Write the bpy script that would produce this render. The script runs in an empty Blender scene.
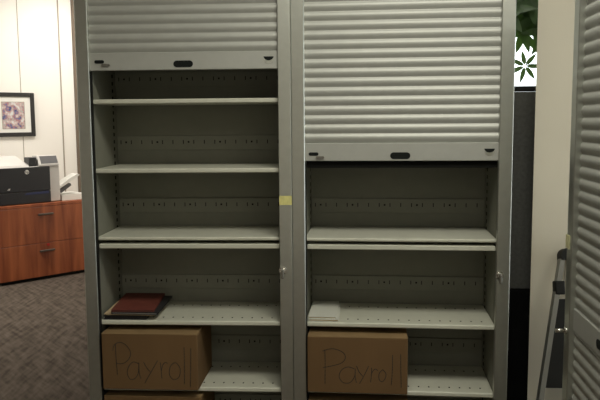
import bpy, bmesh, math, random
from mathutils import Vector, Matrix
random.seed(4)
PI = math.pi
scene = bpy.context.scene
COL = scene.collection

# ---------------------------------------------------------------- materials
def mat(name, color, rough=0.6, metal=0.0, bump=0.0, bscale=200.0, vary=0.0, vscale=8.0,
        stretch=(1, 1, 1), spec=0.5, emit=None, transmission=0.0):
    m = bpy.data.materials.new(name); m.use_nodes = True
    nt = m.node_tree; N = nt.nodes; L = nt.links
    b = N['Principled BSDF']
    b.inputs['Base Color'].default_value = (*color, 1)
    b.inputs['Roughness'].default_value = rough
    b.inputs['Metallic'].default_value = metal
    b.inputs['Specular IOR Level'].default_value = spec
    b.inputs['Transmission Weight'].default_value = transmission
    if vary or bump:
        tc = N.new('ShaderNodeTexCoord'); mp = N.new('ShaderNodeMapping')
        mp.inputs['Scale'].default_value = stretch
        L.new(tc.outputs['Object'], mp.inputs['Vector'])
    if vary:
        n = N.new('ShaderNodeTexNoise'); n.inputs['Scale'].default_value = vscale
        n.inputs['Detail'].default_value = 6
        L.new(mp.outputs['Vector'], n.inputs['Vector'])
        r = N.new('ShaderNodeValToRGB')
        r.color_ramp.elements[0].position = 0.3; r.color_ramp.elements[1].position = 0.72
        r.color_ramp.elements[0].color = (*[c * (1 - vary) for c in color], 1)
        r.color_ramp.elements[1].color = (*[min(1, c * (1 + vary)) for c in color], 1)
        L.new(n.outputs['Fac'], r.inputs['Fac']); L.new(r.outputs['Color'], b.inputs['Base Color'])
    if bump:
        n2 = N.new('ShaderNodeTexNoise'); n2.inputs['Scale'].default_value = bscale
        n2.inputs['Detail'].default_value = 3
        L.new(mp.outputs['Vector'], n2.inputs['Vector'])
        bp = N.new('ShaderNodeBump'); bp.inputs['Strength'].default_value = bump
        bp.inputs['Distance'].default_value = 0.002
        L.new(n2.outputs['Fac'], bp.inputs['Height']); L.new(bp.outputs['Normal'], b.inputs['Normal'])
    return m

M = {}
M['silver'] = mat('silver_paint', (0.53, 0.545, 0.50), 0.34, 0.97, bump=0.05, bscale=300, vary=0.04, vscale=30)
M['slat'] = mat('slat_paint', (0.40, 0.405, 0.37), 0.5, 0.35, vary=0.03, vscale=25)
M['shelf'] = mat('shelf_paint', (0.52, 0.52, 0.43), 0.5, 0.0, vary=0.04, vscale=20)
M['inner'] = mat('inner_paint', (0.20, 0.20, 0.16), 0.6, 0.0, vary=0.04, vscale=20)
M['black'] = mat('black_plastic', (0.010, 0.010, 0.009), 0.6, vary=0.1, spec=0.25)
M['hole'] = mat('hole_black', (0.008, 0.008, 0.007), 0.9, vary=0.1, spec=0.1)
M['slot'] = mat('slot_plastic', (0.008, 0.010, 0.009), 0.7, vary=0.1, spec=0.15)
M['chrome'] = mat('chrome', (0.75, 0.74, 0.70), 0.2, 1.0, vary=0.03)
M['alu'] = mat('aluminium', (0.22, 0.22, 0.20), 0.45, 0.5, bump=0.05, bscale=150, vary=0.04, stretch=(1, 1, .05))
M['card'] = mat('cardboard', (0.135, 0.080, 0.036), 0.85, bump=0.15, bscale=90, vary=0.08, vscale=6, stretch=(1, 1, .3), spec=0.15)
M['cardedge'] = mat('cardboard_edge', (0.22, 0.145, 0.07), 0.85, vary=0.1, spec=0.15)
M['ink'] = mat('marker_ink', (0.02, 0.013, 0.008), 0.7, vary=0.1)
M['tape'] = mat('yellow_tape', (0.62, 0.58, 0.22), 0.6, vary=0.12, vscale=60)
M['tape2'] = mat('pale_yellow_tape', (0.60, 0.58, 0.33), 0.6, vary=0.12, vscale=60)
M['redfold'] = mat('red_pressboard', (0.130, 0.028, 0.017), 0.7, bump=0.1, vary=0.15, vscale=30)
M['darkfold'] = mat('dark_folder', (0.018, 0.017, 0.018), 0.6, vary=0.2)
M['manila'] = mat('manila', (0.52, 0.40, 0.24), 0.8, vary=0.06)
M['paper'] = mat('white_paper', (0.78, 0.77, 0.72), 0.85, vary=0.03)
M['padpaper'] = mat('pad_paper', (0.56, 0.56, 0.49), 0.85, vary=0.04)
M['wallwhite'] = mat('white_wall', (0.86, 0.83, 0.77), 0.7, bump=0.03, vary=0.02, vscale=2)
M['seam'] = mat('seam_grey', (0.33, 0.29, 0.24), 0.7, vary=0.05)
M['strip'] = mat('brown_strip', (0.16, 0.125, 0.09), 0.6, vary=0.1)
M['beige'] = mat('beige_wall', (0.61, 0.565, 0.46), 0.8, bump=0.12, bscale=120, vary=0.03, vscale=2.5)
M['ceil'] = mat('ceiling_tile', (0.75, 0.73, 0.67), 0.9, bump=0.2, vary=0.03)
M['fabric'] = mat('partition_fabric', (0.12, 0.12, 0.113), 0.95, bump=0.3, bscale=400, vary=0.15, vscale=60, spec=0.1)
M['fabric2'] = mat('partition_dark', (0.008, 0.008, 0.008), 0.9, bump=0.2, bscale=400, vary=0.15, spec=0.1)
M['printblack'] = mat('printer_black', (0.016, 0.017, 0.020), 0.45, vary=0.06)
M['printgrey'] = mat('printer_grey', (0.62, 0.60, 0.57), 0.5, vary=0.03)
M['printblue'] = mat('printer_blue', (0.02, 0.03, 0.10), 0.4, vary=0.1)
M['printpanel'] = mat('printer_panel', (0.10, 0.10, 0.105), 0.35, vary=0.1)
M['frameblack'] = mat('frame_black', (0.015, 0.014, 0.014), 0.4, vary=0.1)
M['leaf'] = mat('leaf_green', (0.040, 0.085, 0.022), 0.5, vary=0.25, vscale=12)
def leafy():
    nt = M['leaf'].node_tree; N = nt.nodes; b = N['Principled BSDF']
    tr = N.new('ShaderNodeBsdfTranslucent'); tr.inputs['Color'].default_value = (0.16, 0.30, 0.05, 1)
    mx = N.new('ShaderNodeMixShader'); mx.inputs['Fac'].default_value = 0.13
    nt.links.new(b.outputs[0], mx.inputs[1]); nt.links.new(tr.outputs[0], mx.inputs[2])
    nt.links.new(mx.outputs[0], N['Material Output'].inputs['Surface'])
leafy()
M['bark'] = mat('bark', (0.11, 0.075, 0.045), 0.85, bump=0.4, bscale=40, vary=0.2)
M['pot'] = mat('pot_clay', (0.20, 0.10, 0.06), 0.7, vary=0.1)
M['soil'] = mat('soil', (0.03, 0.02, 0.014), 0.95, bump=0.5, vary=0.3)
M['winframe'] = mat('window_frame', (0.35, 0.34, 0.31), 0.5, vary=0.03)
M['bronze'] = mat('pull_bronze', (0.20, 0.19, 0.165), 0.4, 0.6, vary=0.05)
M['red'] = mat('red_lock', (0.45, 0.012, 0.008), 0.5, vary=0.1)

def cherry():
    m = mat('cherry_wood', (0.30, 0.085, 0.032), 0.42)
    nt = m.node_tree; N = nt.nodes; L = nt.links; b = N['Principled BSDF']
    tc = N.new('ShaderNodeTexCoord'); mp = N.new('ShaderNodeMapping'); mp.inputs['Scale'].default_value = (9, 9, 0.8)
    n = N.new('ShaderNodeTexNoise'); n.inputs['Scale'].default_value = 1.6; n.inputs['Detail'].default_value = 8
    n.inputs['Distortion'].default_value = 0.6
    r = N.new('ShaderNodeValToRGB'); e = r.color_ramp.elements
    e[0].position = 0.28; e[0].color = (0.20, 0.043, 0.013, 1); e[1].position = 0.72; e[1].color = (0.47, 0.135, 0.046, 1)
    L.new(tc.outputs['Object'], mp.inputs['Vector']); L.new(mp.outputs['Vector'], n.inputs['Vector'])
    L.new(n.outputs['Fac'], r.inputs['Fac']); L.new(r.outputs['Color'], b.inputs['Base Color'])
    return m
M['cherry'] = cherry()

def carpet():
    m = mat('carpet', (0.1, 0.08, 0.06), 0.98, spec=0.05)
    nt = m.node_tree; N = nt.nodes; L = nt.links; b = N['Principled BSDF']
    tc = N.new('ShaderNodeTexCoord')
    def strokes(rot, sc):
        m0 = N.new('ShaderNodeMapping'); m0.inputs['Rotation'].default_value = (0, 0, -rot)
        mp = N.new('ShaderNodeMapping')
        mp.inputs['Scale'].default_value = (sc, sc * 6, 1)
        n = N.new('ShaderNodeTexNoise'); n.inputs['Scale'].default_value = 3.2; n.inputs['Detail'].default_value = 4
        L.new(tc.outputs['Object'], m0.inputs['Vector']); L.new(m0.outputs['Vector'], mp.inputs['Vector']); L.new(mp.outputs['Vector'], n.inputs['Vector'])
        return n.outputs['Fac']
    a = strokes(1.60, 1.5); c = strokes(2.27, 1.5)
    n3 = N.new('ShaderNodeTexNoise'); n3.inputs['Scale'].default_value = 2.5
    L.new(tc.outputs['Object'], n3.inputs['Vector'])
    mx = N.new('ShaderNodeMix'); mx.data_type = 'FLOAT'
    L.new(n3.outputs['Fac'], mx.inputs['Factor']); L.new(a, mx.inputs['A']); L.new(c, mx.inputs['B'])
    r = N.new('ShaderNodeValToRGB'); e = r.color_ramp.elements
    e[0].position = 0.36; e[0].color = (0.058, 0.046, 0.036, 1); e[1].position = 0.64; e[1].color = (0.135, 0.110, 0.088, 1)
    L.new(mx.outputs['Result'], r.inputs['Fac']); L.new(r.outputs['Color'], b.inputs['Base Color'])
    n4 = N.new('ShaderNodeTexNoise'); n4.inputs['Scale'].default_value = 350
    bp = N.new('ShaderNodeBump'); bp.inputs['Strength'].default_value = 0.5; bp.inputs['Distance'].default_value = 0.004
    L.new(tc.outputs['Object'], n4.inputs['Vector']); L.new(n4.outputs['Fac'], bp.inputs['Height']); L.new(bp.outputs['Normal'], b.inputs['Normal'])
    return m
M['carpet'] = carpet()

def photo_mat():
    m = mat('photo_print', (0.4, 0.4, 0.4), 0.3)
    nt = m.node_tree; N = nt.nodes; L = nt.links; b = N['Principled BSDF']
    tc = N.new('ShaderNodeTexCoord'); v = N.new('ShaderNodeTexNoise'); v.inputs['Scale'].default_value = 24; v.inputs['Detail'].default_value = 4
    r = N.new('ShaderNodeValToRGB'); r.color_ramp.interpolation = 'EASE'
    e = r.color_ramp.elements
    e[0].position = 0.32; e[0].color = (0.05, 0.06, 0.16, 1); e[1].position = 0.66; e[1].color = (0.62, 0.63, 0.62, 1)
    for p, c in ((0.40, (0.16, 0.16, 0.28)), (0.46, (0.40, 0.17, 0.18)), (0.52, (0.38, 0.40, 0.38)), (0.58, (0.55, 0.35, 0.33))):
        x = e.new(p); x.color = (*c, 1)
    L.new(tc.outputs['Object'], v.inputs['Vector']); L.new(v.outputs['Fac'], r.inputs['Fac']); L.new(r.outputs['Color'], b.inputs['Base Color'])
    return m
M['photo'] = photo_mat()

def glass():
    m = bpy.data.materials.new('window_glass'); m.use_nodes = True
    nt = m.node_tree; N = nt.nodes; L = nt.links
    N.remove(N['Principled BSDF'])
    t = N.new('ShaderNodeBsdfTransparent'); t.inputs['Color'].default_value = (0.95, 0.97, 0.96, 1)
    g = N.new('ShaderNodeBsdfGlossy'); g.inputs['Roughness'].default_value = 0.02
    f = N.new('ShaderNodeFresnel'); f.inputs['IOR'].default_value = 1.45
    mx = N.new('ShaderNodeMixShader')
    L.new(f.outputs['Fac'], mx.inputs['Fac']); L.new(t.outputs[0], mx.inputs[1]); L.new(g.outputs[0], mx.inputs[2])
    L.new(mx.outputs[0], N['Material Output'].inputs['Surface'])
    return m
M['glass'] = glass()

# ---------------------------------------------------------------- mesh builder
class MB:
    def __init__(self): self.bm = bmesh.new()
    def box(self, x0, x1, y0, y1, z0, z1, bev=0.0, mx=None, mi=0, seg=1):
        bm = self.bm
        vs = [bm.verts.new((x, y, z)) for x in (x0, x1) for y in (y0, y1) for z in (z0, z1)]
        q = [(0, 1, 3, 2), (4, 6, 7, 5), (0, 4, 5, 1), (2, 3, 7, 6), (0, 2, 6, 4), (1, 5, 7, 3)]
        fs = [bm.faces.new([vs[i] for i in f]) for f in q]
        for f in fs: f.material_index = mi
        if bev:
            ed = list({e for f in fs for e in f.edges})
            r = bmesh.ops.bevel(bm, geom=ed, offset=bev, segments=seg, affect='EDGES', profile=0.5)
            vs = list({v for v in vs if v.is_valid} | set(r['verts']))
        if mx is not None: bmesh.ops.transform(bm, matrix=mx, verts=vs)
        return self
    def cyl(self, p0, p1, r0, r1=None, seg=16, mi=0, cap=True):
        r1 = r0 if r1 is None else r1
        p0 = Vector(p0); p1 = Vector(p1); d = p1 - p0
        m = Matrix.Translation((p0 + p1) / 2) @ d.to_track_quat('Z', 'Y').to_matrix().to_4x4()
        before = set(self.bm.faces)
        bmesh.ops.create_cone(self.bm, cap_ends=cap, segments=seg, radius1=r0, radius2=r1, depth=d.length, matrix=m)
        for f in set(self.bm.faces) - before:
            f.material_index = mi
            f.smooth = len(f.verts) == 4
        return self
    def prism(self, prof, axis, a0, a1, mi=0, smooth=False):
        """closed profile of 2-D points extruded along x, y or z"""
        bm = self.bm
        def P(p, a):
            return {'x': (a, p[0], p[1]), 'y': (p[0], a, p[1]), 'z': (p[0], p[1], a)}[axis]
        A = [bm.verts.new(P(p, a0)) for p in prof]; B = [bm.verts.new(P(p, a1)) for p in prof]
        n = len(prof)
        fs = [bm.faces.new((A[i], A[(i + 1) % n], B[(i + 1) % n], B[i])) for i in range(n)]
        fs += [bm.faces.new(A[::-1]), bm.faces.new(B)]
        for f in fs: f.material_index = mi
        if smooth:
            for f in fs[:n]: f.smooth = True
        return self
    def tube(self, pts, r, seg=6, mi=0):
        for a, b in zip(pts[:-1], pts[1:]):
            if (Vector(a) - Vector(b)).length > 1e-6: self.cyl(a, b, r, seg=seg, mi=mi)
        return self
    def xform(self, mx):
        bmesh.ops.transform(self.bm, matrix=mx, verts=self.bm.verts[:]); return self
    def build(self, name, mats, parent=None):
        bmesh.ops.recalc_face_normals(self.bm, faces=self.bm.faces[:])
        me = bpy.data.meshes.new(name); self.bm.to_mesh(me); self.bm.free()
        for m in (mats if isinstance(mats, (list, tuple)) else [mats]): me.materials.append(M[m])
        o = bpy.data.objects.new(name, me); COL.objects.link(o)
        if parent: o.parent = parent
        return o

def tag(o, label, cat, group=None):
    o['label'] = label; o['category'] = cat
    if group: o['group'] = group
    return o
def thing(name, label, cat, loc=(0, 0, 0), rz=0.0, group=None):
    o = bpy.data.objects.new(name, None); COL.objects.link(o)
    o.location = loc; o.rotation_euler = (0, 0, rz); o.empty_display_size = 0.1
    return tag(o, label, cat, group)
def struct(o):
    o['kind'] = 'structure'; return o
def note(o, text): o['label'] = text; return o
def copy_tree(o, parent=None):
    c = o.copy(); COL.objects.link(c)
    if parent: c.parent = parent
    for ch in [x for x in o.children]: copy_tree(ch, c)
    return c

# ---------------------------------------------------------------- room
H = 3.05
Wd = Vector((0.66957, 0.74275, 0)); Wn = Vector((-0.74275, 0.66957, 0))   # along / behind the far row
FC = Vector((-1.51674, 4.13866, 0))                                        # a point on the far row's front
WP = FC + Wn * 0.62                                                        # a point on the far wall
def wall_at(x): return WP.y + (x - WP.x) * Wd.y / Wd.x
xw = -6.0
fl = [(xw, -5.2), (4.2, -5.2), (4.2, 2.6), (-0.3, 2.6), (-0.3, wall_at(-0.3)), (xw, wall_at(xw))]
struct(MB().prism(fl, 'z', -0.1, 0).build('floor', 'carpet'))
struct(MB().prism(fl, 'z', H, H + 0.1).build('ceiling', 'ceil'))
def wall(name, p, q, m, th=0.12, z0=0, z1=H):
    p = Vector((*p, 0)); q = Vector((*q, 0)); d = (q - p).normalized(); n = Vector((-d.y, d.x, 0))
    pr = [p, q, q - n * th, p - n * th]      # outside is to the right of p -> q
    return struct(MB().prism([(v.x, v.y) for v in pr], 'z', z0, z1).build(name, m))
wall('wall_front', fl[0], fl[1], 'wallwhite')
sy0, sy1, sz0, sz1 = -1.05, 0.20, 0.25, 2.35  # side wall opening for the added, unseen window
mb = MB()
mb.box(4.2, 4.32, -5.2, sy0, 0, H); mb.box(4.2, 4.32, sy1, 2.6, 0, H)
mb.box(4.2, 4.32, sy0, sy1, 0, sz0); mb.box(4.2, 4.32, sy0, sy1, sz1, H)
struct(mb.build('wall_side', 'beige'))
wall('wall_inner', fl[3], fl[4], 'wallwhite')
wall('wall_left', fl[4], fl[5], 'wallwhite')
wall('wall_far', fl[5], fl[0], 'wallwhite')
# back wall with a window opening
wx0, wx1, wz0, wz1 = 1.55, 3.35, 0.95, 2.75
mb = MB()
mb.box(-0.3, wx0, 2.6, 2.75, 0, H); mb.box(wx1, 4.2, 2.6, 2.75, 0, H)
mb.box(wx0, wx1, 2.6, 2.75, 0, wz0); mb.box(wx0, wx1, 2.6, 2.75, wz1, H)
struct(mb.build('wall_back', 'beige'))
wroot = struct(bpy.data.objects.new('window_1', None)); COL.objects.link(wroot); wroot.location = (wx0, 2.66, wz0)
ww, wh = wx1 - wx0, wz1 - wz0
mb = MB()
for a in (0, ww - 0.05): mb.box(a, a + 0.05, 0, 0.05, 0, wh)
for a in (0, wh - 0.05): mb.box(0.05, ww - 0.05, 0, 0.05, a, a + 0.05)
mb.build('window_frame', 'winframe', wroot)
MB().box(0.05, ww - 0.05, 0.02, 0.026, 0.05, wh - 0.05).build('pane', 'glass', wroot)
MB().box(-0.03, ww + 0.03, -0.14, -0.06, -0.03, 0.0, 0.004).build('window_sill', 'winframe', wroot)
w2 = struct(bpy.data.objects.new('added_side_window', None)); COL.objects.link(w2); w2.location = (4.26, sy0, sz0)  # unseen window, added so that daylight reaches the beige wall
mb = MB(); a1, b1 = sy1 - sy0, sz1 - sz0
for a in (0, a1 - 0.05): mb.box(0, 0.05, a, a + 0.05, 0, b1)
for a in (0, b1 - 0.05): mb.box(0, 0.05, 0.05, a1 - 0.05, a, a + 0.05)
mb.build('window_frame', 'winframe', w2)
MB().box(0.02, 0.026, 0.05, a1 - 0.05, 0.05, b1 - 0.05).build('pane', 'glass', w2)
# the beige wall that ends beside the cabinets
struct(MB().prism([(2.03, 0.40), (4.2, 0.40), (4.2, 0.55), (2.085, 0.55)], 'z', 0, H).build('wall_right', 'beige'))
# panel seams and the slotted strip of the far wall
def strip_on_wall(name, P, width, depth, m, slots=False):
    s = (P - WP).dot(Wd)
    mx = Matrix.Translation(WP) @ Matrix(((Wd.x, Wn.x, 0, 0), (Wd.y, Wn.y, 0, 0), (0, 0, 1, 0), (0, 0, 0, 1)))
    mb = MB()
    if not slots: mb.box(s - width / 2, s + width / 2, -depth, -0.0005, 0, H)
    else:
        w3 = width * 0.36
        mb.box(s, s + w3, -depth, -0.001, 0, H); mb.box(s + width - w3, s + width, -depth, -0.001, 0, H)
        z = 0.0; k = 0
        while z < H - 0.1:
            mb.box(s + w3, s + width - w3, -depth, -0.001, z, z + (0.03 if k % 3 else 0.06)); z += 0.115; k += 1
    return struct(mb.xform(mx).build(name, m))
strip_on_wall('trim_1', Vector((-2.171, 4.339, 0)), 0.007, 0.002, 'seam')
strip_on_wall('trim_2', Vector((-1.873, 4.669, 0)), 0.014, 0.004, 'seam')
strip_on_wall('trim_3', Vector((-1.772, 4.781, 0)), 0.11, 0.02, 'strip', slots=True)

# ---------------------------------------------------------------- tambour cabinets
W = 0.914; WF = 0.0555; DEP = 0.42; TOP = 2.26; PITCH = 0.0389
def slat_profile(z0, z1):
    """bulging slats from z0 upwards: closed (y, z) outline of the curtain"""
    pts = []; z = z0
    while z < z1 - 0.005:
        h = min(PITCH, z1 - z)
        for k in range(12):
            t = k / 12
            pts.append((0.024 - 0.0072 * (math.sin(PI * t ** 1.25) ** 0.8), z + t * h))
        z += h
    pts.append((0.024, z1))
    return pts
def add_slats(parent, w, z0, z1, name='slat_curtain'):
    mb = MB(); bm = mb.bm
    pr = slat_profile(z0, z1)
    A = [bm.verts.new((WF - 0.008, y, z)) for y, z in pr]; B = [bm.verts.new((w - WF + 0.008, y, z)) for y, z in pr]
    for i in range(len(pr) - 1):
        f = bm.faces.new((A[i], B[i], B[i + 1], A[i + 1])); f.smooth = True
    C2 = [bm.verts.new((x, 0.030, z)) for z in (z0, z1) for x in (WF - 0.008, w - WF + 0.008)]
    bm.faces.new((C2[0], C2[2], C2[3], C2[1]))
    bm.faces.new((A[0], C2[0], C2[1], B[0])); bm.faces.new((A[-1], B[-1], C2[3], C2[2]))
    bm.edges.ensure_lookup_table()
    for e in bm.edges:
        if len(e.link_faces) == 2 and e.link_faces[0].normal.angle(e.link_faces[1].normal, 0) > 0.8: e.smooth = False
    o = mb.build(name, 'slat', parent)
    me = o.data
    for e in me.edges:
        pass
    return o
def stadium(cx, cz, w, h, n=8):
    r = h / 2; pts = []
    for k in range(n + 1):
        a = PI / 2 - PI * k / n; pts.append((cx + w / 2 - r + r * math.cos(a), cz + r * math.sin(a)))
    for k in range(n + 1):
        a = -PI / 2 - PI * k / n; pts.append((cx - w / 2 + r + r * math.cos(a), cz + r * math.sin(a)))
    return pts
def add_bar(parent, w, z0, z1, slot_x, slot_z, catches):
    bar = MB().box(WF - 0.008, w - WF + 0.008, 0.014, 0.030, z0, z1, 0.002).build('bottom_bar', 'slat', parent)
    sl = MB().prism(stadium(slot_x, slot_z, 0.084, 0.028), 'y', 0.0125, 0.016).build('handle_slot', 'slot', bar)
    for cx, cz, kind in catches:
        mb = MB()
        if kind == 'half':        # finger catch: dark half moon over a grey cup
            mb.prism([(cx + 0.021 * math.cos(PI + PI * k / 10), cz + 0.014 + 0.016 * math.sin(PI + PI * k / 10)) for k in range(11)], 'y', 0.0118, 0.0142)
            mb.prism([(cx + 0.020 * math.cos(PI + PI * k / 10), cz + 0.007 + 0.022 * math.sin(PI + PI * k / 10)) for k in range(11)], 'y', 0.0128, 0.0142, mi=1)
            mb.build('finger_catch', ['slot', 'silver'], bar)
        else:                     # latch: dark oval with a small lever beside it
            mb.prism(stadium(cx, cz, 0.042, 0.014), 'y', 0.0118, 0.0142)
            mb.prism(stadium(cx + 0.028, cz - 0.014, 0.036, 0.010), 'y', 0.006, 0.0142, mi=1)
            mb.build('finger_catch', ['slot', 'bronze'], bar)
    return bar
def add_lock(parent, x, z):
    mb = MB()
    mb.cyl((x, 0, z + 0.006), (x, -0.004, z + 0.006), 0.017, seg=20); mb.cyl((x, -0.004, z + 0.006), (x, -0.020, z + 0.006), 0.010, seg=16)
    lk = mb.build('lock', 'chrome', parent)
    MB().box(x - 0.0065, x + 0.0065, -0.032, -0.019, z - 0.024, z + 0.014, 0.003).build('key', 'bronze', lk)
    return lk
def rail_holes(mb, x0, x1, y, zc):
    x = x0 + 0.02; k = 0
    pat = ['bar', 'dot', 'bar', None, 'bar', None]
    while x < x1 - 0.01:
        p = pat[k % 6]
        if p == 'bar': mb.box(x - 0.0018, x + 0.0018, y - 0.0008, y + 0.002, zc - 0.009, zc + 0.009, mi=1)
        elif p == 'dot': mb.box(x - 0.004, x + 0.004, y - 0.0008, y + 0.002, zc - 0.004, zc + 0.004, mi=1)
        x += 0.0252; k += 1
def make_cabinet(label, loc, rz, w, shelves, pullouts, TOP=TOP, track_top=2.0, thin=(1.046, 1.044)):
    t = thing('tambour_cabinet', label, 'cabinet', loc, rz)
    for s, s1, sg in ((0.0005, 0.050, 1), (w - 0.050, w - 0.0005, -1)):     # double-skinned sides, slotted near the rear
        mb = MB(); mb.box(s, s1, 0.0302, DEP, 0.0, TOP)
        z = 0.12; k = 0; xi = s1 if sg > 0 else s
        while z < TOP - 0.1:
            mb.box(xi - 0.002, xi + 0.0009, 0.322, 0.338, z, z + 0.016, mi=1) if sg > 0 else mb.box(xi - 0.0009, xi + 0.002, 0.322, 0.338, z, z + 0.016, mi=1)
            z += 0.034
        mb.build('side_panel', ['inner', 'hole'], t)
    for s in (0.0005, w - WF):
        MB().box(s, s + WF - 0.0005, 0, 0.03, 0, TOP, 0.0025).build('stile', 'silver', t)
    mb = MB()
    if track_top: MB().box(WF, WF + 0.004, 0.006, 0.03, 0.07, track_top).build('track', 'black', t)
    MB().box(WF, w - WF, 0.0, 0.03, TOP - 0.08, TOP, 0.002).build('header', 'silver', t)
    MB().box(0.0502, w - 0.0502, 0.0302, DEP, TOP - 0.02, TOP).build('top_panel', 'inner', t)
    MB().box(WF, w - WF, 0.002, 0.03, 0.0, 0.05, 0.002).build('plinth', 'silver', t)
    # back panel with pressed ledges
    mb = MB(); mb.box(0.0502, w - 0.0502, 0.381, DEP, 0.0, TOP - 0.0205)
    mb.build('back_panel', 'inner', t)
    for z in shelves:
        mb = MB()
        th = 0.0145 if z in thin else 0.020
        mb.box(0.0515, w - 0.0515, 0.034, 0.370, z - th, z - 0.002)
        # rolled front lip, slightly proud of the pan
        mb.prism([(0.030, z - th), (0.026, z - th + 0.004), (0.026, z - 0.004), (0.030, z), (0.371, z), (0.371, z - 0.004), (0.036, z - 0.004), (0.036, z - th)], 'x', WF + 0.0048, w - WF - 0.0006)
        for yy in ((0.085, 0.30) if z < 0.9 else ()):
            x = WF + 0.045; k = 0
            while x < w - WF - 0.02:
                mb.box(x - 0.0032, x + 0.0032, yy - 0.006, yy + 0.006, z - 0.003, z + 0.0006, mi=1); x += 0.0446
        s = mb.build('shelf', ['shelf', 'hole'], t)
        if z < TOP - 0.3:
            mb = MB()
            mb.box(0.0515, w - 0.0515, 0.371, 0.3808, z + 0.066, z + 0.134, 0.001)
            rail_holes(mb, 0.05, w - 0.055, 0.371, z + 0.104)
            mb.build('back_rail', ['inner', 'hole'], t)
    for z in pullouts:
        MB().box(WF + 0.0055, w - WF - 0.001, 0.026, 0.36, z - 0.021, z, 0.003).build('pull_out_shelf', 'shelf', t)
    return t

SH = [0.07, 0.370, 0.672, 1.046, 1.346, 1.644, 1.94]
cabL = make_cabinet('tall silver grey roll-front cabinet, left of the joined pair, shutter raised high', (0, 0, 0), 0, W, SH, [1.016], track_top=1.762)
add_bar(cabL, W, 1.765, 1.840, 0.457, 1.7895, [(0.097, 1.802, 'latch'), (0.82, 1.802, 'half')])
add_slats(cabL, W, 1.840, TOP - 0.08)
add_lock(cabL, 0.872, 0.899)
o = MB().box(W - WF + 0.001, W - 0.001, -0.0012, 0.0, 1.19, 1.229).build('tape_label', 'tape', cabL)
note(o, 'strip of yellowed tape on the grey stile')

PHI = 0.0475
cabR = make_cabinet('tall silver grey roll-front cabinet, right of the joined pair, shutter lowered to about halfway', (W, 0, 0), -PHI, W, [0.07, 0.372, 0.672, 1.044, 1.94], [1.015], track_top=1.373)
add_bar(cabR, W, 1.376, 1.452, 0.456, 1.398, [(0.092, 1.406, 'latch'), (0.822, 1.412, 'half')])
add_slats(cabR, W, 1.452, TOP - 0.08)
MB().box(WF + 0.0045, W - WF - 0.001, 0.032, 0.036, 1.346, 1.385).build('dark_strip', 'hole', cabR)  # flat black strip that makes the dark band below the shutter bar
add_lock(cabR, 0.872, 0.892)

# the cabinet at the right edge of the picture, seen almost edge-on
cabS = make_cabinet('grey roll-front cabinet at the right edge, standing sideways with ribbed shutter closed', (1.871, -0.636, 0), -PI / 2 - 0.033, 0.74, [0.07, 0.372, 0.672, 1.044, 1.346, 1.644], [], 2.08, 0)
w3 = 0.74
add_slats(cabS, w3, 0.055, 0.853, 'lower_slat_curtain')
add_bar(cabS, w3, 0.853, 0.928, 0.335, 0.888, [])
add_slats(cabS, w3, 0.928, 2.0)
mb = MB(); mb.cyl((0.03, 0, 0.845), (0.03, -0.006, 0.845), 0.012, seg=20); mb.cyl((0.03, -0.006, 0.845), (0.03, -0.036, 0.845), 0.0065, seg=14)
mb.build('lock', 'chrome', cabS)
o = MB().box(-0.010, 0.035, -0.0012, 0.0, 1.12, 1.165).build('tape_label', 'tape2', cabS)
note(o, 'piece of pale yellow tape')

# ---------------------------------------------------------------- boxes, folders, papers
def smooth_path(pts, n=6):
    out = []
    P = [pts[0]] + list(pts) + [pts[-1]]
    for i in range(1, len(P) - 2):
        p0, p1, p2, p3 = P[i - 1:i + 3]
        for k in range(n):
            t = k / n
            out.append(tuple(0.5 * ((2 * b) + (-a + c) * t + (2 * a - 5 * b + 4 * c - d) * t * t + (-a + 3 * b - 3 * c + d) * t ** 3)
                             for a, b, c, d in zip(p0, p1, p2, p3)))
    out.append(tuple(pts[-1])); return out
def make_box(label, loc, rz, w, d, h, letters=None, fr=None):
    t = thing('cardboard_box', label, 'box', loc, rz)
    MB().box(0, w, 0, d, 0, h - 0.004, 0.004, seg=2).build('box_body', 'card', t)
    mb = MB()   # top flaps: two halves meeting at a seam, their cut edges paler
    mb.box(0.001, w - 0.001, 0.0, d / 2 - 0.0015, h - 0.004, h, 0.001); mb.box(0.001, w - 0.001, d / 2 + 0.0015, d, h - 0.004, h, 0.001)
    mb.build('top_flaps', 'cardedge', t)
    if letters:
        x0, x1, z0, z1 = fr
        for strokes in letters:
            mb = MB()
            for st in strokes:
                pts = [((a - x0) / (x1 - x0) * w, -0.0002, (z1 - b) / (z1 - z0) * h) for a, b in smooth_path(st)]
                mb.tube(pts, 0.0015, seg=6)
            mb.xform(Matrix.Diagonal((1, 0.4, 1, 1)))
            mb.build('handwritten_letter', 'ink', t)
    return t
sL = [[[(70, 198), (70, 240), (73, 310)], [(60, 222), (66, 202), (85, 192), (106, 202), (120, 226), (115, 250), (94, 268), (70, 268)]],
      [[(146, 268), (128, 262), (112, 280), (107, 304), (116, 324), (132, 322), (145, 300), (148, 264), (148, 300), (153, 322)]],
      [[(164, 262), (174, 282), (186, 296)], [(212, 256), (196, 284), (178, 316), (166, 338)]],
      [[(221, 262), (223, 290), (225, 320)], [(224, 292), (229, 272), (238, 262), (246, 266)]],
      [[(268, 262), (254, 278), (252, 308), (266, 324), (284, 312), (288, 284), (276, 264), (266, 264)]],
      [[(303, 206), (303, 260), (301, 340)]], [[(326, 210), (324, 270), (321, 350)]]]
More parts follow.
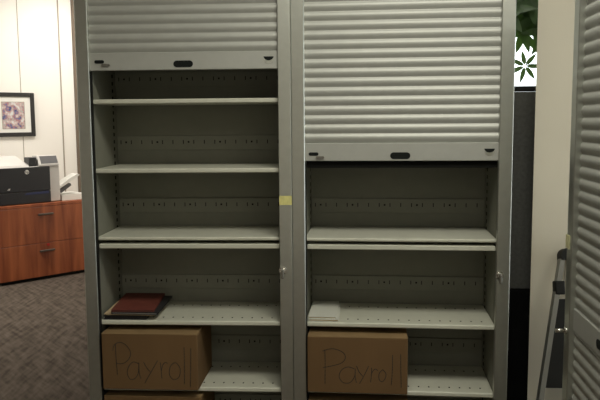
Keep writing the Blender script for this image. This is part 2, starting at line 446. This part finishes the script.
sR = [[[(98, 180), (99, 240), (98, 335)], [(88, 188), (128, 176), (168, 190), (180, 214), (166, 238), (130, 252), (90, 262)]],
      [[(216, 264), (190, 256), (165, 270), (155, 300), (170, 326), (198, 326), (217, 296), (219, 262), (219, 300), (224, 326)]],
      [[(224, 250), (234, 276), (249, 296)], [(272, 250), (258, 284), (236, 330)]],
      [[(284, 256), (283, 290), (280, 322)], [(282, 288), (290, 270), (300, 262), (308, 270)]],
      [[(328, 264), (314, 282), (314, 308), (326, 318), (338, 302), (340, 280), (328, 264)]],
      [[(366, 198), (366, 260), (362, 332)]], [[(398, 194), (399, 260), (401, 342)]]]
def inR(x, y, z):
    c, s = math.cos(PHI), math.sin(PHI); return (W + x * c + y * s, -x * s + y * c, z)
make_box('brown cardboard box marked Payroll on left cabinet shelf, below the folder pile', (0.069, -0.016, 0.3722), -0.018, 0.427, 0.315, 0.254, sL, (22, 348, 160, 362))
make_box('brown cardboard box marked Payroll on right cabinet shelf, below the white paper pads', inR(0.063, -0.024, 0.3742), -PHI, 0.43, 0.315, 0.250, sR, (28, 426, 122, 374))
make_box('plain brown cardboard box at the bottom of the left cabinet, under its Payroll box', (0.063, 0.006, 0.0715), -0.012, 0.44, 0.315, 0.262)
make_box('plain brown cardboard box at the bottom of the right cabinet, under its Payroll box', inR(0.063, 0.0, 0.0715), -PHI, 0.435, 0.315, 0.258)

def make_folder(name, label, loc, rz, w, d, h, cover, fill, tab=None):
    t = thing(name, label, 'folder', loc, rz)
    MB().box(0, w, 0, d, 0, 0.0022, 0.0008).build('back_cover', cover, t)
    MB().box(0.004, w - 0.005, 0.006, d - 0.004, 0.0022, h - 0.0022).build('pages', fill, t)
    MB().box(0, w, 0.0, d, h - 0.0022, h, 0.0008).build('front_cover', cover, t)
    if tab: MB().box(-0.010, w * 0.05, 0.004, d * 0.97, h * 0.35, h * 0.35 + 0.0016).build('tab', tab, t)
    return t
fz = 0.6732
make_folder('dark_folder', 'black folder at the bottom of the pile on the left cabinet shelf', (0.064, 0.036, fz), 0.0, 0.195, 0.31, 0.017, 'darkfold', 'darkfold')
def tilt(o, a):
    o.rotation_euler = (0, a, o.rotation_euler.z); return o
tilt(make_folder('paper_folder', 'tan folder with pale papers under the dark brown folder, above the black folder', (0.078, 0.030, fz + 0.0225), 0.03, 0.220, 0.315, 0.0065, 'manila', 'paper', 'manila'), 0.022)
tilt(make_folder('brown_folder', 'very dark brown folder directly under the top red folder', (0.104, 0.022, fz + 0.0290), 0.015, 0.207, 0.320, 0.0085, 'darkfold', 'paper'), 0.022)
tilt(make_folder('red_folder', 'dark red folder on top of the pile on left cabinet shelf', (0.102, 0.026, fz + 0.0385), 0.08, 0.190, 0.320, 0.0075, 'redfold', 'darkfold'), 0.022)

def paper_pad(label, loc, w, d, h):
    t = thing('paper_pad', label, 'paper', loc, -PHI)
    MB().box(0.003, w - 0.003, 0.004, d, 0.0015, h - 0.0015).build('pages', 'manila', t)
    MB().box(0, w, 0, d, 0, 0.0015).build('backing_card', 'padpaper', t)
    MB().box(0, w, 0, d + 0.001, h - 0.0015, h).build('cover_sheet', 'padpaper', t)
    return t
paper_pad('white paper pad under the other pad on right cabinet shelf', inR(0.063, 0.036, 0.6732), 0.132, 0.29, 0.009)
paper_pad('white paper pad on top of the other pad on right cabinet shelf', inR(0.062, 0.046, 0.6825), 0.122, 0.28, 0.008)

# ---------------------------------------------------------------- far left: file cabinet, printer, picture
RZ = math.atan2(Wd.y, Wd.x)
FO = FC + Wd * 0.095
def far(sx, sy, z): return tuple(FO + Wd * sx + Wn * sy + Vector((0, 0, z)))
FW = 0.95; FD = 0.56
t = thing('file_cabinet', 'cherry wood two-drawer lateral file cabinet under the printer', 'cabinet', far(-FW, 0, 0), RZ)
MB().box(0.002, FW - 0.002, 0.022, FD, 0.03, 0.727).build('carcass', 'cherry', t)
MB().box(0.0, FW, 0.0, FD, 0.727, 0.757, 0.003, seg=2).build('top', 'cherry', t)
MB().box(0.03, FW - 0.03, 0.04, FD - 0.03, 0.0, 0.03).build('kick_base', 'black', t)
for z0, z1, hz in ((0.034, 0.364, 0.290), (0.369, 0.724, 0.652)):
    d = MB().box(0.003, FW - 0.003, 0.0, 0.021, z0, z1, 0.002).build('drawer', 'cherry', t)
    mb = MB(); xc = FW / 2
    mb.prism([(-0.004, hz - 0.012), (-0.026, hz - 0.004), (-0.028, hz + 0.006), (-0.004, hz + 0.008), (0.0, hz)], 'x', xc - 0.075, xc + 0.075)
    mb.box(xc - 0.07, xc - 0.055, -0.006, 0.001, hz - 0.008, hz + 0.006); mb.box(xc + 0.055, xc + 0.07, -0.006, 0.001, hz - 0.008, hz + 0.006)
    mb.build('handle', 'bronze', d)
    if z0 < 0.1:
        note(MB().cyl((xc + 0.015, 0.0, 0.345), (xc + 0.015, -0.007, 0.345), 0.014, seg=16).build('lock', 'red', d), 'small red lock')

PW = 0.62
t = thing('printer', 'black and light grey office printer on the cherry wood file cabinet', 'printer', far(-0.278 - PW, 0.045, 0.757), RZ)
MB().box(0, PW, 0.012, 0.46, 0.004, 0.362, 0.01, seg=2).build('body', 'printgrey', t)
DX = PW - 0.109
MB().box(-0.002, DX, -0.006, 0.014, 0.122, 0.358, 0.006, seg=2).build('front_door', 'printblack', t)
MB().box(-0.002, DX, -0.004, 0.014, 0.006, 0.119, 0.004).build('paper_drawer', 'printblack', t)
MB().prism([(DX - 0.27, 0.090), (DX - 0.02, 0.092), (DX - 0.02, 0.118), (DX - 0.25, 0.108)], 'y', -0.0060, -0.0035).build('blue_stripe', 'printblue', t)
MB().prism([(0.02, 0.362), (0.45, 0.362), (0.45, 0.455), (0.32, 0.46), (0.03, 0.378)], 'x', 0.01, PW - 0.31).build('top_cover', 'printgrey', t)
cp = MB().prism([(0.004, 0.362), (0.15, 0.362), (0.15, 0.462), (0.05, 0.462), (0.004, 0.378)], 'x', PW - 0.215, PW - 0.010).build('control_panel', 'printgrey', t)
n_ = Vector((-0.084, 0.046)).normalized() * 0.003
mb = MB(); q = [(0.0085, 0.386), (0.047, 0.4565)]
mb.prism([q[0], q[1], (q[1][0] + n_.x, q[1][1] + n_.y), (q[0][0] + n_.x, q[0][1] + n_.y)], 'x', PW - 0.19, PW - 0.016); mb.build('display', 'printpanel', cp)
MB().box(PW - 0.308, PW - 0.232, 0.02, 0.13, 0.362, 0.450, 0.004).build('side_bezel', 'printblack', t)
MB().prism([(PW - 0.002, 0.125), (PW + 0.205, 0.240), (PW + 0.222, 0.252), (PW + 0.200, 0.266), (PW + 0.10, 0.218), (PW - 0.002, 0.148)], 'y', 0.02, 0.15).build('side_tray', 'paper', t)
MB().prism([(PW - 0.001, 0.085), (PW + 0.02, 0.080), (PW + 0.13, 0.150), (PW + 0.12, 0.172), (PW - 0.001, 0.116)], 'y', 0.03, 0.14).build('tray_hinge', 'printpanel', t)
def text_mesh(s, size, name, m, parent, loc, rot):
    cu = bpy.data.curves.new(name, 'FONT'); cu.body = s; cu.size = size; cu.extrude = 0.0006; cu.align_x = 'CENTER'; cu.align_y = 'CENTER'
    tmp = bpy.data.objects.new('tmp', cu); COL.objects.link(tmp)
    dg = bpy.context.evaluated_depsgraph_get(); me = bpy.data.meshes.new_from_object(tmp.evaluated_get(dg))
    bpy.data.objects.remove(tmp)
    me.transform(Matrix.Translation(loc) @ rot.to_4x4() @ Matrix.Identity(4))
    me.materials.clear(); me.materials.append(M[m]); me.name = name
    o = bpy.data.objects.new(name, me); COL.objects.link(o); o.parent = parent; return o
face = Matrix.Rotation(PI / 2, 3, 'X')
note(MB().cyl((PW - 0.345, -0.006, 0.312), (PW - 0.345, -0.009, 0.312), 0.021, seg=20).build('round_badge', 'paper', t), 'pale round badge')
text_mesh('hp', 0.036, 'badge_lettering', 'printblack', t, (PW - 0.345, -0.0096, 0.313), face)
MB().prism([(PW - 0.545, 0.148), (PW - 0.520, 0.146), (PW - 0.514, 0.164), (PW - 0.530, 0.162)], 'y', -0.0070, -0.0055).build('drawer_mark', 'printgrey', t)

t = thing('paper_stack', 'stack of white paper on the file cabinet, right of the printer', 'paper', far(-0.262, 0.06, 0.7575), RZ)
mb = MB()
for k in range(5): mb.box(0.003 * (k % 2), 0.255 + 0.004 * (k % 3), 0.002 * k, 0.30, k * 0.012, k * 0.012 + 0.0122, 0.001)
mb.build('sheets', 'paper', t)

# framed picture on the far wall
s0 = (Vector((-2.0845, 4.4350, 0)) - FO).dot(Wd)
FWd, FHt = 0.475, 0.45
t = thing('picture_frame', 'black framed photograph with white mat hanging on the white wall above the printer', 'picture', far(s0 - FWd, 0.62, 1.402), RZ)
mb = MB(); b = 0.042
for (x0, x1, z0, z1) in ((0, b, 0, FHt), (FWd - b, FWd, 0, FHt), (b, FWd - b, 0, b), (b, FWd - b, FHt - b, FHt)):
    mb.box(x0, x1, -0.026, -0.001, z0, z1, 0.004)
mb.build('frame', 'frameblack', t)
MB().box(b, FWd - b, -0.014, -0.002, b, FHt - b).build('mat_board', 'paper', t)
MB().box(0.135, FWd - 0.110, -0.0158, -0.0142, 0.083, FHt - 0.098).build('photo', 'photo', t)
mb = MB()
for (x0, x1, z0, z1) in ((0.13, 0.135, 0.078, FHt - 0.093), (FWd - 0.110, FWd - 0.105, 0.078, FHt - 0.093), (0.135, FWd - 0.11, 0.078, 0.083), (0.135, FWd - 0.11, FHt - 0.098, FHt - 0.093)):
    mb.box(x0, x1, -0.0160, -0.0142, z0, z1)
mb.build('mat_edge', 'seam', t)

# ---------------------------------------------------------------- right: partition, plant, step ladder
t = thing('partition', 'dark grey fabric partition panel behind the cabinets, below the window', 'partition', (1.2, 0.61, 0))
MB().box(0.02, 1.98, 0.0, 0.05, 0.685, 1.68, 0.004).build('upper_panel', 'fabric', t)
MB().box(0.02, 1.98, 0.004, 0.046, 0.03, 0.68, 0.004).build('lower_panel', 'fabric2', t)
MB().box(0.0, 2.0, -0.004, 0.054, 1.682, 1.708, 0.004).build('top_cap', 'black', t)
for a in (0.0, 1.982): MB().box(a, a + 0.018, 0.0, 0.05, 0.0, 1.68, 0.003).build('end_post', 'black', t)

def leaflet(mb, base, dirv, up, length, width):
    """one pointed, folded leaflet"""
    d = dirv.normalized(); side = d.cross(up).normalized(); nrm = side.cross(d)
    bm = mb.bm; rows = []
    n = 7
    for k in range(n + 1):
        s = k / n
        wv = width * (math.sin(PI * min(1, s ** 0.75)) ** 0.8) * 0.5 + 0.0008
        c = base + d * (length * s) - nrm * (0.18 * length * s * s)
        rows.append([bm.verts.new(c - side * wv + nrm * wv * 0.25), bm.verts.new(c), bm.verts.new(c + side * wv + nrm * wv * 0.25)])
    for a, b2 in zip(rows[:-1], rows[1:]):
        for i in (0, 1): bm.faces.new((a[i], a[i + 1], b2[i + 1], b2[i])).smooth = True
def palmate(parent, centre, stem_from, facing, length, n=7, spin=0.0, slim=0.31):
    centre = Vector(centre); f = Vector(facing).normalized()
    u = f.orthogonal().normalized(); v = f.cross(u)
    mb = MB()
    mb.tube([Vector(stem_from), (Vector(stem_from) + centre) / 2 + Vector((0, 0, 0.03)), centre], 0.003, seg=6)
    for k in range(n):
        a = spin + 2 * PI * k / n
        d = (u * math.cos(a) + v * math.sin(a)) + f * 0.05
        leaflet(mb, centre + d * 0.008, d, f, length * (0.85 + 0.3 * random.random()), length * slim)
    return mb.build('leaf', 'leaf', parent)
PX, PY = 2.47, 1.76
t = thing('potted_tree', 'leafy green potted tree in front of the bright window, between cabinet and beige wall', 'plant', (PX, PY, 0))
mb = MB(); mb.cyl((0, 0, 0), (0, 0, 0.34), 0.14, 0.19, seg=28); mb.cyl((0, 0, 0.30), (0, 0, 0.36), 0.205, 0.205, seg=28); mb.build('pot', 'pot', t)
MB().cyl((0, 0, 0.36), (0, 0, 0.366), 0.185, seg=24).build('soil', 'soil', t)
mb = MB(); tr = [(0, 0, 0.36), (0.012, 0.01, 0.9), (-0.01, 0.0, 1.4), (0.015, 0.01, 1.9), (0.0, 0.0, 2.3)]
for a, b2, r0, r1 in zip(tr[:-1], tr[1:], (0.028, 0.025, 0.021, 0.017), (0.025, 0.021, 0.017, 0.010)): mb.cyl(a, b2, r0, r1, seg=12)
mb.build('trunk', 'bark', t)
LEAVES = [  # centre (local), facing, leaflet length, spin
    ((-0.083, -0.16, 1.874), (-0.15, -1, 0.12), 0.106, 0.52),
    ((-0.10, -0.06, 2.15), (-0.1, -0.9, 0.4), 0.185, 0.1), ((0.00, -0.10, 2.18), (0.1, -1, 0.4), 0.18, 0.6),
    ((-0.14, 0.05, 2.27), (-0.5, -0.5, 0.7), 0.20, 0.2), ((0.08, -0.04, 2.24), (0.4, -0.7, 0.5), 0.20, 0.9),
    ((-0.06, 0.02, 2.10), (0, -0.9, 0.45), 0.15, 0.4), ((-0.17, -0.08, 2.22), (-0.7, -0.6, 0.4), 0.18, 0.0),
    ((0.14, 0.10, 2.15), (0.6, -0.4, 0.6), 0.16, 0.7), ((0.20, -0.06, 2.30), (0.6, -0.4, 0.7), 0.19, 0.3),
    ((-0.01, 0.18, 2.30), (0, -0.5, 0.8), 0.20, 0.5), ((-0.05, -0.12, 2.29), (-0.2, -0.8, 0.5), 0.20, 0.8)]
LEAVES.append(((0.05, -0.13, 2.09), (0.1, -0.9, 0.25), 0.15, 0.2))
for c, f, l, sp in LEAVES:
    c = (c[0] - 0.11, c[1], c[2])
    palmate(t, c, (0.0, 0.0, min(2.29, c[2] - 0.03)), f, l, spin=sp, slim=0.25 if c[2] < 1.9 else 0.31)

# folded step ladder leaning on the beige wall
LX, LH = 2.248, 0.98
t = thing('step_ladder', 'folded aluminium step ladder with black fittings, leaning on the beige wall', 'ladder', (LX, 0.075, 0))
lean = math.atan2(0.235, LH)
def lad(mb): return mb.xform(Matrix.Rotation(-lean, 4, 'X'))
def rail_x(z): return 0.290 - 0.190 * z      # half width at height z
for s in (-1, 1):
    mb = MB(); bm = mb.bm
    for y0, y1, off in ((0.0, 0.045, 0.0),):
        a, b2 = rail_x(0.02), rail_x(LH - 0.05)
        mb.prism([(s * a, 0.02), (s * (a - 0.022), 0.02), (s * (b2 - 0.022), LH - 0.05), (s * b2, LH - 0.05)], 'y', y0, y1)
    lad(mb).build('front_rail', 'alu', t)
    mb = MB(); a, b2 = rail_x(0.02) - 0.006, rail_x(LH - 0.04) - 0.006
    mb.prism([(s * a, 0.02), (s * (a - 0.020), 0.02), (s * (b2 - 0.020), LH - 0.04), (s * b2, LH - 0.04)], 'y', 0.035, 0.06)
    lad(mb).build('rear_rail', 'alu', t)
    mb = MB(); a = rail_x(0.0); mb.box(s * a - 0.018 - s * 0.014, s * a + 0.018 - s * 0.014, -0.004, 0.05, 0.0, 0.05, 0.004)
    lad(mb).build('rubber_foot', 'black', t)
    mb = MB(); a = rail_x(0.80); mb.box(s * a - 0.022 - s * 0.018, s * a + 0.022 - s * 0.018, -0.006, 0.05, 0.765, 0.828, 0.006, seg=2)
    lad(mb).build('hinge_bracket', 'black', t)
mb = MB(); hw = rail_x(LH)
prof = [(-hw - 0.006, LH - 0.055)] + [(-hw + 0.030 - 0.036 * math.cos(PI / 2 * k / 6), LH - 0.035 + 0.035 * math.sin(PI / 2 * k / 6)) for k in range(7)]
prof += [(-p[0], p[1]) for p in prof[::-1]]
mb.prism(prof, 'y', -0.006, 0.066)
lad(mb).build('top_cap', 'black', t)
for z0, z1 in ((0.345, 0.745),):
    mb = MB(); mb.prism([(-rail_x(z0) + 0.023, z0), (rail_x(z0) - 0.023, z0), (rail_x(z1) - 0.023, z1), (-rail_x(z1) + 0.023, z1)], 'y', 0.005, 0.030)
    lad(mb).build('platform', 'black', t)
for z in (0.16,):
    mb = MB(); mb.box(-rail_x(z) + 0.024, rail_x(z) - 0.024, -0.004, 0.03, z - 0.02, z + 0.02, 0.004)
    lad(mb).build('tread', 'black', t)

# ---------------------------------------------------------------- light
def area(name, loc, sx, sy, power, color, rot=(0, 0, 0)):
    l = bpy.data.lights.new(name, 'AREA'); l.shape = 'RECTANGLE'; l.size = sx; l.size_y = sy; l.energy = power; l.color = color
    o = bpy.data.objects.new(name, l); COL.objects.link(o); o.location = loc; o.rotation_euler = rot
    return o
warm = (0.985, 0.96, 0.845)
area('ceiling_lamp_1', (1.5, -1.5, H - 0.02), 1.2, 0.6, 48, warm)
area('ceiling_lamp_2', (1.2, -3.9, H - 0.02), 1.2, 0.6, 10, warm)
area('added_wall_fill_near', (3.2, -1.3, H - 0.02), 1.2, 0.6, 6, warm)  # added fill, brightens the beige wall without reaching the sideways cabinet's front
area('added_wall_fill_rear', (3.4, -3.8, H - 0.02), 1.2, 0.6, 26, warm)  # second added fill, further back, evens out the beige wall
area('ceiling_lamp_3', (-2.9, 2.2, H - 0.02), 1.2, 0.6, 75, (1.0, 0.95, 0.88))
area('ceiling_lamp_4', (-1.2, 4.0, H - 0.02), 0.6, 0.6, 32, (1.0, 0.95, 0.88))
area('ceiling_lamp_5', (1.6, 1.6, H - 0.02), 0.6, 0.6, 6, warm)
w = bpy.data.worlds.new('World'); scene.world = w; w.use_nodes = True
w.node_tree.nodes['Background'].inputs['Color'].default_value = (0.93, 0.97, 1.0, 1)
w.node_tree.nodes['Background'].inputs['Strength'].default_value = 3.6

# ---------------------------------------------------------------- camera
f, cx, cy, yaw, pitch, roll = 723.4755, 1.1138, -3.0584, -0.0542, 0.1102, -0.0079
cam = bpy.data.cameras.new('Camera'); co = bpy.data.objects.new('Camera', cam); COL.objects.link(co)
cam.sensor_width = 36; cam.lens = f / 600 * 36; cam.clip_start = 0.05
fw = Vector((math.sin(yaw) * math.cos(pitch), math.cos(yaw) * math.cos(pitch), -math.sin(pitch)))
r0 = Vector((math.cos(yaw), -math.sin(yaw), 0)); u0 = r0.cross(fw)
r = r0 * math.cos(roll) + u0 * math.sin(roll); u = -r0 * math.sin(roll) + u0 * math.cos(roll)
co.matrix_world = Matrix(((r.x, u.x, -fw.x, cx), (r.y, u.y, -fw.y, cy), (r.z, u.z, -fw.z, 1.55), (0, 0, 0, 1)))
scene.camera = co
scene.view_settings.view_transform = 'Standard'; scene.view_settings.look = 'None'
scene.view_settings.gamma = 1; scene.view_settings.exposure = 0.0; scene.view_settings.use_curve_mapping = False
